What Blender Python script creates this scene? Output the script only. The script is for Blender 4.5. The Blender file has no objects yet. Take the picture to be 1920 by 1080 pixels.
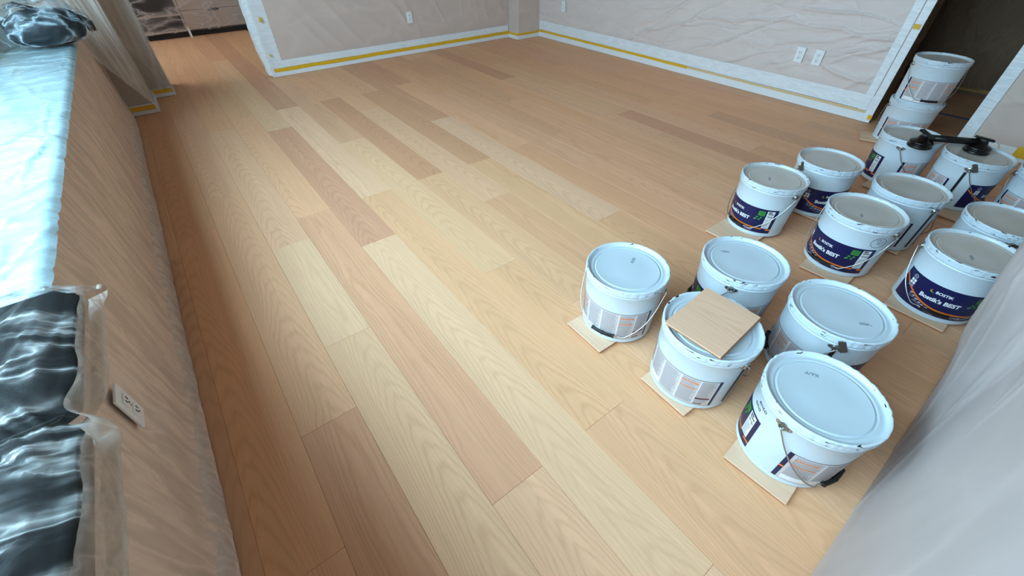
import bpy, bmesh, math, random
import numpy as np
from mathutils import Vector, Matrix

# ------------------------------------------------------------------ camera, world, light, exposure
C = bpy.context.scene.collection
scn = bpy.context.scene
PI = math.pi
PW = 0.19                       # plank width
CAM_H = 1.2734584
cam_d = bpy.data.cameras.new('camera'); cam = bpy.data.objects.new('camera', cam_d); C.objects.link(cam)
scn.camera = cam
cam_d.sensor_fit = 'HORIZONTAL'; cam_d.sensor_width = 36.0; cam_d.lens = 776.552/1920*36.0
cam_d.clip_start = 0.02; cam_d.clip_end = 60
_a, _r, _y = math.radians(42.03), math.radians(-0.42), math.radians(36.89)
_f = Vector((math.sin(_y)*math.cos(_a), math.cos(_y)*math.cos(_a), -math.sin(_a)))
_rt = Vector((math.cos(_y), -math.sin(_y), 0)); _up = _rt.cross(_f)
_r1 = _rt*math.cos(_r)+_up*math.sin(_r); _u1 = -_rt*math.sin(_r)+_up*math.cos(_r)
M = Matrix((_r1, _u1, -_f)).transposed().to_4x4(); M.translation = Vector((0, 0, CAM_H))
cam.matrix_world = M

world = bpy.data.worlds.new('world'); scn.world = world; world.use_nodes = True
world.node_tree.nodes['Background'].inputs[0].default_value = (0.62, 0.86, 1.0, 1)
world.node_tree.nodes['Background'].inputs[1].default_value = 1.2

def area(name, loc, rot, sx, sy, power, col):
    l = bpy.data.lights.new(name, 'AREA'); l.shape = 'RECTANGLE'; l.size = sx; l.size_y = sy
    l.energy = power; l.color = col
    o = bpy.data.objects.new(name, l); C.objects.link(o); o.location = loc; o.rotation_euler = rot
    return o
# daylight entering through the long window on the left; unseen area light for the rear room
area('window_daylight', (-1.36, 1.35, 1.86), (0, -PI/2+math.radians(40), 0), 1.5, 3.2, 140, (0.48, 0.79, 1.0))
area('rear_room_light', (-1.1, 6.9, 1.6), (0, -PI/2, 0), 1.6, 2.0, 10, (1.0, 0.90, 0.82))
# warm fill light added under the ceiling
area('warm_fill', (2.9, 2.2, 2.56), (0, 0, 0), 2.0, 2.4, 1.5, (1.0, 0.62, 0.36))

scn.view_settings.view_transform = 'Standard'
scn.view_settings.look = 'None'
scn.view_settings.gamma = 1.0
scn.view_settings.use_curve_mapping = False
scn.view_settings.exposure = 0.86

# ------------------------------------------------------------------ helpers
rng = np.random.default_rng(7); random.seed(7)

def s2l(c):
    return tuple(((v/255)/12.92 if v/255 <= 0.04045 else ((v/255+0.055)/1.055)**2.4) for v in c)

def tag(o, label=None, cat=None, group=None, kind=None):
    if label: o['label'] = label
    if cat: o['category'] = cat
    if group: o['group'] = group
    if kind: o['kind'] = kind
    return o

def empty(name, loc=(0, 0, 0), rz=0):
    o = bpy.data.objects.new(name, None); C.objects.link(o); o.location = loc; o.rotation_euler = (0, 0, rz)
    o.empty_display_size = 0.05
    return o

def link(name, me, mats=None, parent=None, smooth=False):
    if mats is not None:
        if not isinstance(mats, (list, tuple)): mats = [mats]
        for m in mats: me.materials.append(m)
    if smooth: me.polygons.foreach_set('use_smooth', [True]*len(me.polygons))
    o = bpy.data.objects.new(name, me); C.objects.link(o)
    if parent is not None: o.parent = parent
    return o

class MB:
    """collects geometry for one mesh object"""
    def __init__(s): s.v = []; s.f = []; s.m = []
    def add(s, v, f, mi=0):
        k = len(s.v); s.v += [tuple(p) for p in v]; s.f += [tuple(i+k for i in q) for q in f]; s.m += [mi]*len(f)
        return s
    def box(s, x0, x1, y0, y1, z0, z1, mi=0, bev=0.0):
        if bev <= 0:
            v = [(x, y, z) for z in (z0, z1) for y in (y0, y1) for x in (x0, x1)]
            f = [(0, 2, 3, 1), (4, 5, 7, 6), (0, 1, 5, 4), (2, 6, 7, 3), (0, 4, 6, 2), (1, 3, 7, 5)]
            return s.add(v, f, mi)
        bm = bmesh.new(); bmesh.ops.create_cube(bm, size=1)
        bmesh.ops.scale(bm, vec=(x1-x0, y1-y0, z1-z0), verts=bm.verts)
        bmesh.ops.translate(bm, vec=((x0+x1)/2, (y0+y1)/2, (z0+z1)/2), verts=bm.verts)
        bmesh.ops.bevel(bm, geom=bm.edges[:], offset=bev, segments=2 if bev > .002 else 1, affect='EDGES', profile=0.5)
        bm.verts.index_update()
        s.add([v.co[:] for v in bm.verts], [tuple(q.index for q in f.verts) for f in bm.faces], mi); bm.free()
        return s
    def lathe(s, prof, n=48, mi=0, rfun=None, cx=0, cy=0):
        v = []; f = []
        for j, (r, z) in enumerate(prof):
            for i in range(n):
                a = 2*PI*i/n; rr, zz = (r, z) if rfun is None else rfun(r, z, a)
                v.append((cx+rr*math.cos(a), cy+rr*math.sin(a), zz))
        for j in range(len(prof)-1):
            for i in range(n):
                k = (i+1) % n
                f.append((j*n+i, j*n+k, (j+1)*n+k, (j+1)*n+i))
        return s.add(v, f, mi)
    def tube(s, pts, r, n=8, mi=0, caps=True):
        pts = [Vector(p) for p in pts]; v = []; f = []
        for i, p in enumerate(pts):
            t = (pts[min(i+1, len(pts)-1)]-pts[max(i-1, 0)]).normalized()
            u = t.cross(Vector((0, 0, 1)));
            if u.length < 1e-3: u = t.cross(Vector((1, 0, 0)))
            u.normalize(); w = t.cross(u)
            for k in range(n):
                a = 2*PI*k/n; v.append(p+u*math.cos(a)*r+w*math.sin(a)*r)
        for i in range(len(pts)-1):
            for k in range(n):
                q = (k+1) % n; f.append((i*n+k, i*n+q, (i+1)*n+q, (i+1)*n+k))
        if caps: f.append(tuple(range(n))[::-1]); f.append(tuple((len(pts)-1)*n+k for k in range(n)))
        return s.add(v, f, mi)
    def mesh(s, name):
        me = bpy.data.meshes.new(name); me.from_pydata(s.v, [], s.f)
        if any(s.m): me.polygons.foreach_set('material_index', s.m)
        me.update(); return me
    def build(s, name, mats, parent=None, smooth=False):
        return link(name, s.mesh(name), mats, parent, smooth)

# numpy value noise
_tab = rng.random((256, 256))
def vnoise(x, y, seed=0):
    x = np.asarray(x, float)+seed*17.3; y = np.asarray(y, float)+seed*9.7
    xi = np.floor(x).astype(int); yi = np.floor(y).astype(int); fx = x-xi; fy = y-yi
    fx = fx*fx*(3-2*fx); fy = fy*fy*(3-2*fy)
    g = lambda a, b: _tab[a & 255, b & 255]
    return (g(xi, yi)*(1-fx)+g(xi+1, yi)*fx)*(1-fy)+(g(xi, yi+1)*(1-fx)+g(xi+1, yi+1)*fx)*fy
def fbm(x, y, seed=0, o=4):
    r = 0; a = .5
    for i in range(o): r = r+a*vnoise(x*2**i, y*2**i, seed+i); a *= .5
    return r
def ridged(x, y, seed=0, o=3):
    r = 0; a = .5
    for i in range(o): r = r+a*(1-np.abs(2*vnoise(x*2**i, y*2**i, seed+i)-1))**3; a *= .5
    return r
def crump(x, y, seed=0, o=3):
    """crumpled foil: flat facets between sharp ridges"""
    r = 0; a = .55
    for i in range(o):
        c, s_ = math.cos(.9*i), math.sin(.9*i); X_ = x*c-y*s_; Y_ = x*s_+y*c
        r = r+a*(1-np.abs(2*vnoise(X_*1.9**i, Y_*1.9**i, seed+i)-1)); a *= .45
    return r
def creases(u, v, n, urange, vrange, ang, spread, length, width, amp, seed):
    """sum of long soft-sided folds; ang in degrees in the (u,v) plane"""
    g = np.random.default_rng(seed); h = np.zeros_like(u)
    for i in range(n):
        u0 = g.uniform(*urange); v0 = g.uniform(*vrange); a = math.radians(ang+g.normal()*spread)
        L = length*g.uniform(.4, 1.5); w = width*g.uniform(.6, 1.6); A = amp*g.uniform(.4, 1.3)
        du = u-u0; dv = v-v0; t = du*math.cos(a)+dv*math.sin(a); s = -du*math.sin(a)+dv*math.cos(a)
        s = s+g.normal()*.10*(t**2)/max(L, .1)+.01*np.sin(t*g.uniform(8, 20))
        w2 = w*(1+.8*np.clip(t/L, -1, 1))
        h += A*np.exp(-np.abs(s/w2)**1.5)*np.exp(-(t/L)**4)
    return h

def grid_mesh(name, P, mats, parent=None, smooth=True):
    nu, nv = P.shape[:2]
    me = bpy.data.meshes.new(name)
    idx = np.arange(nu*nv).reshape(nu, nv)
    q = np.stack([idx[:-1, :-1], idx[1:, :-1], idx[1:, 1:], idx[:-1, 1:]], -1).reshape(-1, 4)
    me.from_pydata(P.reshape(-1, 3).tolist(), [], q.tolist()); me.update()
    return link(name, me, mats, parent, smooth)

# ------------------------------------------------------------------ materials
def nmat(name):
    m = bpy.data.materials.new(name); m.use_nodes = True
    nt = m.node_tree; b = nt.nodes['Principled BSDF']
    return m, nt, b
def N(nt, t, **kw):
    n = nt.nodes.new(t)
    for k, v in kw.items():
        if k == 'op': n.operation = v
        elif k.startswith('i'): n.inputs[int(k[1:])].default_value = v
        else: setattr(n, k, v)
    return n
def simple(name, col, rough=.5, metal=0.0, noise=0.06, scale=30, bump=0.0, spec=None, bscale=None):
    m, nt, b = nmat(name); L = nt.links.new
    tc = N(nt, 'ShaderNodeTexCoord'); no = N(nt, 'ShaderNodeTexNoise'); no.inputs['Scale'].default_value = scale
    no.inputs['Detail'].default_value = 4; L(tc.outputs['Object'], no.inputs['Vector'])
    r = N(nt, 'ShaderNodeMapRange'); r.inputs['To Min'].default_value = 1-noise; r.inputs['To Max'].default_value = 1+noise
    L(no.outputs['Fac'], r.inputs['Value'])
    mx = N(nt, 'ShaderNodeMix', data_type='RGBA', blend_type='MULTIPLY'); mx.inputs['Factor'].default_value = 1
    mx.inputs['A'].default_value = (*s2l(col), 1); L(r.outputs[0], mx.inputs['B']); L(mx.outputs['Result'], b.inputs['Base Color'])
    b.inputs['Roughness'].default_value = rough; b.inputs['Metallic'].default_value = metal
    if spec is not None: b.inputs['Specular IOR Level'].default_value = spec
    if bump:
        bu = N(nt, 'ShaderNodeBump'); bu.inputs['Strength'].default_value = bump; bu.inputs['Distance'].default_value = .004
        n2 = N(nt, 'ShaderNodeTexNoise'); n2.inputs['Scale'].default_value = bscale or scale; n2.inputs['Detail'].default_value = 5
        L(tc.outputs['Object'], n2.inputs['Vector']); L(n2.outputs['Fac'], bu.inputs['Height']); L(bu.outputs[0], b.inputs['Normal'])
    return m

def film(name, col, lo, hi, rough=.32, streak=(1, 1, 1), scale=6, bump=.5, seed=0, spec=.6, det=3, pwr=5.0):
    """thin polythene: clear where taut, whiter where it folds"""
    m, nt, b = nmat(name); L = nt.links.new
    tc = N(nt, 'ShaderNodeTexCoord'); mp = N(nt, 'ShaderNodeMapping'); mp.inputs['Scale'].default_value = streak
    mp.inputs['Location'].default_value = (seed, seed*.7, 0)
    L(tc.outputs['Object'], mp.inputs['Vector'])
    no = N(nt, 'ShaderNodeTexNoise'); no.inputs['Scale'].default_value = scale; no.inputs['Detail'].default_value = det
    no.inputs['Distortion'].default_value = .5; no.inputs['Roughness'].default_value = .45
    L(mp.outputs[0], no.inputs['Vector'])
    # ridge : 1-|2n-1|
    a = N(nt, 'ShaderNodeMath', op='MULTIPLY_ADD', i1=2.0, i2=-1.0); L(no.outputs['Fac'], a.inputs[0])
    ab = N(nt, 'ShaderNodeMath', op='ABSOLUTE'); L(a.outputs[0], ab.inputs[0])
    su = N(nt, 'ShaderNodeMath', op='SUBTRACT', i0=1.0); L(ab.outputs[0], su.inputs[1])
    pw = N(nt, 'ShaderNodeMath', op='POWER', i1=pwr); L(su.outputs[0], pw.inputs[0])
    mr = N(nt, 'ShaderNodeMapRange'); mr.inputs['To Min'].default_value = lo; mr.inputs['To Max'].default_value = hi
    L(pw.outputs[0], mr.inputs['Value'])
    b.inputs['Base Color'].default_value = (*s2l(col), 1); b.inputs['Roughness'].default_value = rough
    b.inputs['Specular IOR Level'].default_value = spec
    bu = N(nt, 'ShaderNodeBump'); bu.inputs['Strength'].default_value = bump; bu.inputs['Distance'].default_value = .01
    L(pw.outputs[0], bu.inputs['Height']); L(bu.outputs[0], b.inputs['Normal'])
    tr = N(nt, 'ShaderNodeBsdfTransparent'); ms = N(nt, 'ShaderNodeMixShader')
    L(mr.outputs[0], ms.inputs[0]); L(tr.outputs[0], ms.inputs[1]); L(b.outputs[0], ms.inputs[2])
    L(ms.outputs[0], nt.nodes['Material Output'].inputs['Surface'])
    return m

def oak(name='oak_plank', gloss=.50, band_k=.08):
    m, nt, b = nmat(name); L = nt.links.new
    tc = N(nt, 'ShaderNodeTexCoord'); oi = N(nt, 'ShaderNodeObjectInfo')
    sp = N(nt, 'ShaderNodeSeparateXYZ'); L(tc.outputs['Object'], sp.inputs[0])
    def rnd(k):
        a = N(nt, 'ShaderNodeMath', op='MULTIPLY', i1=k); L(oi.outputs['Random'], a.inputs[0])
        f = N(nt, 'ShaderNodeMath', op='FRACT'); L(a.outputs[0], f.inputs[0]); return f.outputs[0]
    def mth(op, x, y=None, z=None):
        n = N(nt, 'ShaderNodeMath', op=op)
        for i, q in enumerate((x, y, z)):
            if q is None: continue
            if isinstance(q, (int, float)): n.inputs[i].default_value = q
            else: L(q, n.inputs[i])
        return n.outputs[0]
    r1, r2, r3, r4 = rnd(7.13), rnd(31.7), rnd(113.9), rnd(57.3)
    X = sp.outputs['X']; Y = mth('ADD', sp.outputs['Y'], mth('MULTIPLY', r1, 40.0))
    def vec(sx, sy, sz=60.0):
        c = N(nt, 'ShaderNodeCombineXYZ'); L(mth('MULTIPLY', X, sx), c.inputs[0]); L(mth('MULTIPLY', Y, sy), c.inputs[1])
        L(mth('MULTIPLY', r2, sz), c.inputs[2]); return c.outputs[0]
    def noise(v, det=3, dist=0.0, rough=.5):
        n = N(nt, 'ShaderNodeTexNoise'); n.inputs['Scale'].default_value = 1; n.inputs['Detail'].default_value = det
        n.inputs['Distortion'].default_value = dist; n.inputs['Roughness'].default_value = rough
        L(v, n.inputs['Vector']); return n.outputs['Fac']
    cx = mth('ADD', mth('MULTIPLY', mth('SUBTRACT', r3, .5), .14), mth('MULTIPLY', mth('SUBTRACT', noise(vec(0, 1.3), 1), .5), .10))
    xx = mth('SUBTRACT', X, cx)
    arch = mth('MULTIPLY', mth('MULTIPLY', xx, xx), 2300.0)
    ycoef = mth('MULTIPLY_ADD', mth('GREATER_THAN', r4, .45), 30.0, 4.0)
    warp = mth('MULTIPLY', noise(vec(9, 1.6), 3, .3), 15.0)
    jit = mth('MULTIPLY', noise(vec(60, 14), 2), 1.6)
    ph = mth('ADD', mth('ADD', arch, mth('MULTIPLY', Y, ycoef)), mth('ADD', warp, jit))
    s1 = mth('SINE', mth('MULTIPLY', ph, 1.7))
    band = mth('POWER', mth('MULTIPLY_ADD', s1, .5, .5), 3.0)
    msk = mth('MULTIPLY', noise(vec(5, 1.1, 33.0), 2), 1.5)
    band = mth('MULTIPLY', band, msk)
    pores = noise(vec(420, 9), 3, 0, .6)
    broad = noise(vec(14, .7, 20.0), 3)
    # tone
    k = mth('SUBTRACT', 1.06, mth('MULTIPLY', band, band_k))
    k = mth('MULTIPLY', k, mth('MULTIPLY_ADD', pores, .26, .87))
    k = mth('MULTIPLY', k, mth('MULTIPLY_ADD', broad, .22, .86))
    k = mth('MULTIPLY', k, mth('MULTIPLY_ADD', noise(vec(130, 1.6, 44.0), 3, .2, .6), .22, .89))
    c0 = N(nt, 'ShaderNodeMix', data_type='RGBA', blend_type='MULTIPLY'); c0.inputs['Factor'].default_value = 1
    L(oi.outputs['Color'], c0.inputs['A']); L(k, c0.inputs['B'])
    c1 = N(nt, 'ShaderNodeMix', data_type='RGBA', blend_type='MULTIPLY'); L(mth('MULTIPLY', band, .45), c1.inputs['Factor'])
    L(c0.outputs['Result'], c1.inputs['A']); c1.inputs['B'].default_value = (.93, .86, .80, 1)
    L(c1.outputs['Result'], b.inputs['Base Color'])
    L(mth('MULTIPLY_ADD', pores, .16, gloss-.04), b.inputs['Roughness'])
    b.inputs['Specular IOR Level'].default_value = .28
    bu = N(nt, 'ShaderNodeBump'); bu.inputs['Strength'].default_value = .12; bu.inputs['Distance'].default_value = .001
    L(pores, bu.inputs['Height']); L(bu.outputs[0], b.inputs['Normal'])
    return m

M_OAK = oak()
M_OAKC = oak('oak_offcut', .55, .03)
M_SUB = simple('subfloor_dark', (58, 42, 30), .9)
M_WALL = simple('painted_wall', (214, 208, 202), .75, bump=.05)
M_WALLB = simple('painted_wall_beige', (190, 178, 165), .8)
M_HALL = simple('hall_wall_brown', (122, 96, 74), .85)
M_BASE = simple('white_baseboard', (232, 234, 236), .45, noise=.02)
M_CEIL = simple('ceiling_plaster', (116, 98, 82), .9)
M_TAPE = simple('yellow_tape', (228, 178, 30), .55, noise=.10, scale=40, bump=.3)
M_TAPE2 = simple('pale_tape', (222, 190, 140), .55, noise=.08, scale=40, bump=.3)
M_BLUE = simple('blue_tape', (52, 96, 160), .6)
M_FRAME = simple('window_frame_black', (22, 23, 25), .35)
M_PLATE = simple('outlet_white', (238, 240, 242), .35, noise=.01)
M_SLOT = simple('outlet_slot', (30, 30, 32), .6)
M_METAL = simple('galvanised', (176, 176, 172), .28, metal=1.0, noise=.15)
M_WIRE = simple('steel_wire', (190, 190, 188), .3, metal=1.0)
M_BLACK = simple('black_plastic', (18, 18, 19), .38, noise=.2)
M_RUBBER = simple('black_rubber', (12, 12, 13), .3, noise=.2)
M_NAVY = simple('label_navy', (14, 24, 74), .35, noise=.05)
M_ORANGE = simple('label_orange', (238, 120, 32), .4)
M_GREEN = simple('label_green', (62, 146, 50), .4)
M_WHITE = simple('label_white', (236, 238, 240), .4, noise=.02)
M_GREY = simple('label_grey_print', (146, 144, 150), .5)
M_PAPER = simple('label_paper', (206, 198, 198), .45, noise=.03)
M_INK = simple('marker_ink', (30, 36, 50), .6)
M_STAMP = simple('stamp_ink', (95, 105, 118), .6)
M_LEATHER = simple('black_upholstery', (12, 11, 12), .8, spec=.12, bump=.3, noise=.2)
M_PLYEDGE = simple('ply_edge', (168, 118, 84), .8, noise=.2, scale=120)
M_SHELF = simple('cabinet_panel', (190, 172, 160), .5)
M_DARKIN = simple('cabinet_inside', (46, 36, 32), .8)
M_PRINTED = simple('printed_sheet', (176, 205, 222), .5, noise=.05)

# painted pail: white enamel with dark chips on the crimped rim
def pail_mat(name, chips, refl_tint=None):
    m, nt, b = nmat(name); L = nt.links.new
    tc = N(nt, 'ShaderNodeTexCoord'); oi = N(nt, 'ShaderNodeObjectInfo')
    mp = N(nt, 'ShaderNodeVectorMath', operation='ADD'); L(tc.outputs['Object'], mp.inputs[0])
    cb = N(nt, 'ShaderNodeCombineXYZ'); mu = N(nt, 'ShaderNodeMath', op='MULTIPLY', i1=50.0); L(oi.outputs['Random'], mu.inputs[0])
    L(mu.outputs[0], cb.inputs[0]); L(cb.outputs[0], mp.inputs[1])
    b.inputs['Roughness'].default_value = .30
    sm = N(nt, 'ShaderNodeTexNoise'); sm.inputs['Scale'].default_value = 9; sm.inputs['Detail'].default_value = 5
    L(mp.outputs[0], sm.inputs['Vector'])
    base = N(nt, 'ShaderNodeMix', data_type='RGBA'); base.inputs['A'].default_value = (*s2l((196, 210, 219)), 1)
    base.inputs['B'].default_value = (*s2l((216, 228, 236)), 1); L(sm.outputs['Fac'], base.inputs['Factor'])
    out = base.outputs['Result']
    if chips:
        sp = N(nt, 'ShaderNodeSeparateXYZ'); L(tc.outputs['Object'], sp.inputs[0])
        ln = N(nt, 'ShaderNodeMath', op='POWER', i1=2.0); L(sp.outputs['X'], ln.inputs[0])
        ly = N(nt, 'ShaderNodeMath', op='POWER', i1=2.0); L(sp.outputs['Y'], ly.inputs[0])
        ad = N(nt, 'ShaderNodeMath', op='ADD'); L(ln.outputs[0], ad.inputs[0]); L(ly.outputs[0], ad.inputs[1])
        rm = N(nt, 'ShaderNodeMath', op='GREATER_THAN', i1=.1445**2); L(ad.outputs[0], rm.inputs[0])
        st = N(nt, 'ShaderNodeMapping'); st.inputs['Scale'].default_value = (30, 30, 130); L(mp.outputs[0], st.inputs['Vector'])
        no = N(nt, 'ShaderNodeTexNoise'); no.inputs['Scale'].default_value = 1; no.inputs['Detail'].default_value = 3; no.inputs['Distortion'].default_value = .6
        L(st.outputs[0], no.inputs['Vector'])
        th = N(nt, 'ShaderNodeMath', op='GREATER_THAN', i1=chips); L(no.outputs['Fac'], th.inputs[0])
        an = N(nt, 'ShaderNodeMath', op='MULTIPLY'); L(th.outputs[0], an.inputs[0]); L(rm.outputs[0], an.inputs[1])
        mx = N(nt, 'ShaderNodeMix', data_type='RGBA'); L(an.outputs[0], mx.inputs['Factor']); L(out, mx.inputs['A'])
        mx.inputs['B'].default_value = (*s2l((44, 38, 36)), 1); out = mx.outputs['Result']
        if refl_tint:  # reflections of the surroundings painted into the recessed lid panel's colour
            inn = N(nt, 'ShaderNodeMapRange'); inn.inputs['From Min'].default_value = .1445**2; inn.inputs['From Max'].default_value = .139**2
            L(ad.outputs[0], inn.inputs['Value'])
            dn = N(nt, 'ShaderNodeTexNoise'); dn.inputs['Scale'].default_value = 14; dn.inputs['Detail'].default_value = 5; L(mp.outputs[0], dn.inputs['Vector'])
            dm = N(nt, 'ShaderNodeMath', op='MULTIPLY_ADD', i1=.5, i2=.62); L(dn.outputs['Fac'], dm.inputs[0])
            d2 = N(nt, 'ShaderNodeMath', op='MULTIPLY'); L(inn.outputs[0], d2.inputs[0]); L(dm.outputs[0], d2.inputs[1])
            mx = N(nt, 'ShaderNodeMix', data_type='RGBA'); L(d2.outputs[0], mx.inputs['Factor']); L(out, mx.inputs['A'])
            mx.inputs['B'].default_value = (*s2l(refl_tint), 1); out = mx.outputs['Result']
    L(out, b.inputs['Base Color'])
    return m
M_PAIL = pail_mat('pail_enamel', None)
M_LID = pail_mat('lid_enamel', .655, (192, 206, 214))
M_LID_FAR = pail_mat('lid_enamel_far_refl', .655, (200, 190, 178))  # far lids: reflected dark interior painted in as a grey-brown tint

# ------------------------------------------------------------------ floor: every plank its own object
PH = 0.2297
floor = MB().box(-1.0, 6.2, -3.0, 8.9, -.10, -.0155).build('floor', M_SUB); tag(floor, kind='structure')
ROWJ = {-3: [12.25], -2: [3.0, 13.2], -1: [5.09, 15.24], 0: [6.83, 11.08, 21.3], 1: [2.18, 12.29], 2: [-.31, 9.78, 19.97, 34.04],
        3: [2.2, 12.28, 22.45], 4: [6.78, 16.9], 5: [4.68, 12.27, 22.48], 6: [9.72, 19.83], 7: [2.1, 12.21, 22.3],
        8: [6.75, 16.81], 9: [2.3, 12.4, 22.52], 10: [9.82, 19.9], 11: [2.2, 12.34, 22.62], 12: [6.72, 16.8],
        13: [2.2, 12.3, 22.67], 14: [9.76, 19.83], 15: [2.3, 12.37, 22.6], 16: [6.63, 16.77], 17: [2.2, 12.4], 18: [9.8, 19.9],
        19: [2.3, 12.4, 22.5], 20: [6.63, 16.7], 21: [-.2, 9.8, 19.9], 22: [2.3, 12.4, 22.4]}
TONE = {(2, 1): -1.0, (2, 0): .8, (2, 2): .7, (3, 3): -.9, (3, 2): .9, (3, 1): .1, (3, 0): .0, (4, 1): .6, (4, 0): .1, (5, 2): -1.0, (5, 3): .1,
        (5, 1): .2, (6, 2): .2, (6, 1): .5, (7, 2): -.7, (7, 1): .3, (7, 3): .2, (8, 2): -.7, (8, 1): .8, (9, 3): -.8, (9, 2): .2, (11, 3): -.5,
        (14, 2): -1.0, (14, 1): .3, (15, 1): -.9, (15, 2): .3, (16, 1): .4, (16, 2): .1, (18, 0): -.6, (18, 1): .1, (1, 1): -.35, (1, 2): .2,
        (1, 0): .5, (-1, 0): -.75, (-1, 1): .15, (-1, 2): .2, (0, 1): .9, (0, 0): .6, (0, 2): .4, (-2, 1): -.1, (-2, 2): -.2, (-3, 0): -.3}
T_LO, T_MID, T_HI = np.array(s2l((218, 162, 125))), np.array(s2l((236, 179, 137))), np.array(s2l((243, 199, 160)))
def tone_col(t):
    if t > 0: t *= .75
    c = T_MID+(T_HI-T_MID)*t if t > 0 else T_MID+(T_MID-T_LO)*t
    c = c*np.array([1+random.uniform(-.02, .03), 1, 1+random.uniform(-.05, .04)])
    return (*[float(v) for v in c], 1)
def plank(x0, x1, y0, y1, tone):
    w = x1-x0; l = y1-y0
    me = MB().box(-w/2+.0003, w/2-.0003, -l/2+.0003, l/2-.0003, -.015, 0, bev=.0007).mesh('plank')
    o = link('plank', me, M_OAK, floor); o.location = ((x0+x1)/2, (y0+y1)/2, 0); o.color = tone_col(tone)
for r in range(-3, 31):
    x0 = (r+PH)*PW; x1 = x0+PW
    js = [j*PW for j in ROWJ.get(r, [random.choice([2.2, 6.7, 9.8])])]
    while js[-1] < 8.6: js.append(js[-1]+10.13*PW)
    js = [js[0]-10.13*PW]+js if js[0] > -.8 else js
    k0 = 0
    ylo, yhi = -1.6, 8.3
    if r >= 3: ylo = -.66
    if r >= 23: yhi = 1.5
    if r >= 6 and r < 23: yhi = 5.5
    if r < -1: yhi = 5.4
    if r >= 4 and r < 6: yhi = 8.3
    cuts = [c for c in js if ylo < c < yhi]
    ed = [ylo]+cuts+[yhi]
    known = ROWJ.get(r, [])
    for a, b_ in zip(ed[:-1], ed[1:]):
        mid = (a+b_)/2; seg = sum(1 for j in known if j*PW < mid)
        if r == 2: seg = sum(1 for j in known[1:] if j*PW < mid)
        if r == -2: seg = sum(1 for j in known if j*PW < mid)
        t = TONE.get((r, seg), random.uniform(-.35, .3))
        plank(max(x0, -.44), x1, a, b_, t)

# ------------------------------------------------------------------ room shell
XL, XR, YB, YN = -.43, 4.36, 5.335, -.24
SILL = .65; WX = -.84
def struct(name, mb, mat, smooth=False):
    return tag(mb.build(name, mat, smooth=smooth), kind='structure')
struct('wall_left', MB().box(WX-.1, XL, -3, 4.87, 0, SILL-.006), M_WALLB)
struct('trim_1', MB().box(WX-.02, XL+.012, -3, 4.87, SILL-.006, SILL+.012, bev=.004), M_WALLB)     # window sill board
struct('wall_pillar', MB().box(WX-.1, -.215, 4.87, 5.33, 0, 2.6), M_WALLB)
struct('wall_pillar_rear', MB().box(-.9, -.045, 5.33, 5.75, 0, 2.6), M_WALLB)
struct('wall_back', MB().box(.87, 4.5, YB, 5.48, 0, 2.6), M_WALL)
struct('wall_column', MB().box(3.985, 4.5, 5.135, YB, 0, 2.6), M_WALL)
struct('wall_right', MB().box(XR, 4.50, .99, 5.6, 0, 2.6), M_WALL)
struct('wall_right_near', MB().box(XR, 4.50, -.66, .40, 0, 2.6), M_WALL)
struct('wall_near', MB().box(.40, 2.42, -.42, YN, 0, 2.6), M_WALL)
struct('wall_near_recess', MB().box(2.42, 6.1, -.80, -.66, 0, 2.6).box(2.30, 2.42, -.80, -.42, 0, 2.6), M_WALL)
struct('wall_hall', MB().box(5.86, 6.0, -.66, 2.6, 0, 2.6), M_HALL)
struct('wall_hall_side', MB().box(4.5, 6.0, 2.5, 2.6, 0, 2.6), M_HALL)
struct('wall_rear', MB().box(-1.4, 2.6, 8.75, 8.85, 0, 2.6), M_WALLB)
struct('wall_rear_right', MB().box(2.5, 2.6, 5.48, 8.8, 0, 2.6), M_WALLB)
struct('wall_rear_left', MB().box(-.95, -.85, 5.75, 8.8, 0, .6).box(-.95, -.85, 5.75, 8.8, 2.5, 2.6), M_WALLB)
struct('wall_behind', MB().box(-.95, .54, -3.1, -3.0, 0, 2.6).box(.42, .54, -3, -.42, 0, 2.6), M_HALL)
struct('ceiling', MB().box(-1.5, 6.2, -3.1, 8.9, 2.6, 2.7), M_CEIL)
struct('wall_lintel', MB().box(WX-.1, XL-.18, -3, 4.87, 2.45, 2.6), M_WALLB)
# window with black frame: rails, mullions and panes
win = tag(empty('window_1', (WX, 0, 0)), kind='structure')
fr = MB().box(-.03, .03, -3, 4.87, SILL, SILL+.07, bev=.004).box(-.03, .03, -3, 4.87, 2.39, 2.45).build('window_frame', M_FRAME, win)
MY = [-2.97, -1.6, -.2, 1.2, 2.6, 4.0, 4.84]
for yy in MY: MB().box(-.03, .035, yy-.03, yy+.03, SILL+.07, 2.39, bev=.004).build('mullion', M_FRAME, win)
m, nt, b = nmat('window_glass'); b.inputs['Roughness'].default_value = .02; b.inputs['Base Color'].default_value = (.9, .97, 1, 1)
tr = N(nt, 'ShaderNodeBsdfTransparent'); ms = N(nt, 'ShaderNodeMixShader', i0=.06)
nt.links.new(tr.outputs[0], ms.inputs[1]); nt.links.new(b.outputs[0], ms.inputs[2]); nt.links.new(ms.outputs[0], nt.nodes['Material Output'].inputs['Surface'])
M_GLASS = m
for a, b_ in zip(MY[:-1], MY[1:]): MB().box(-.004, .004, a+.03, b_-.03, SILL+.07, 2.39).build('pane', M_GLASS, win)

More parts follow.
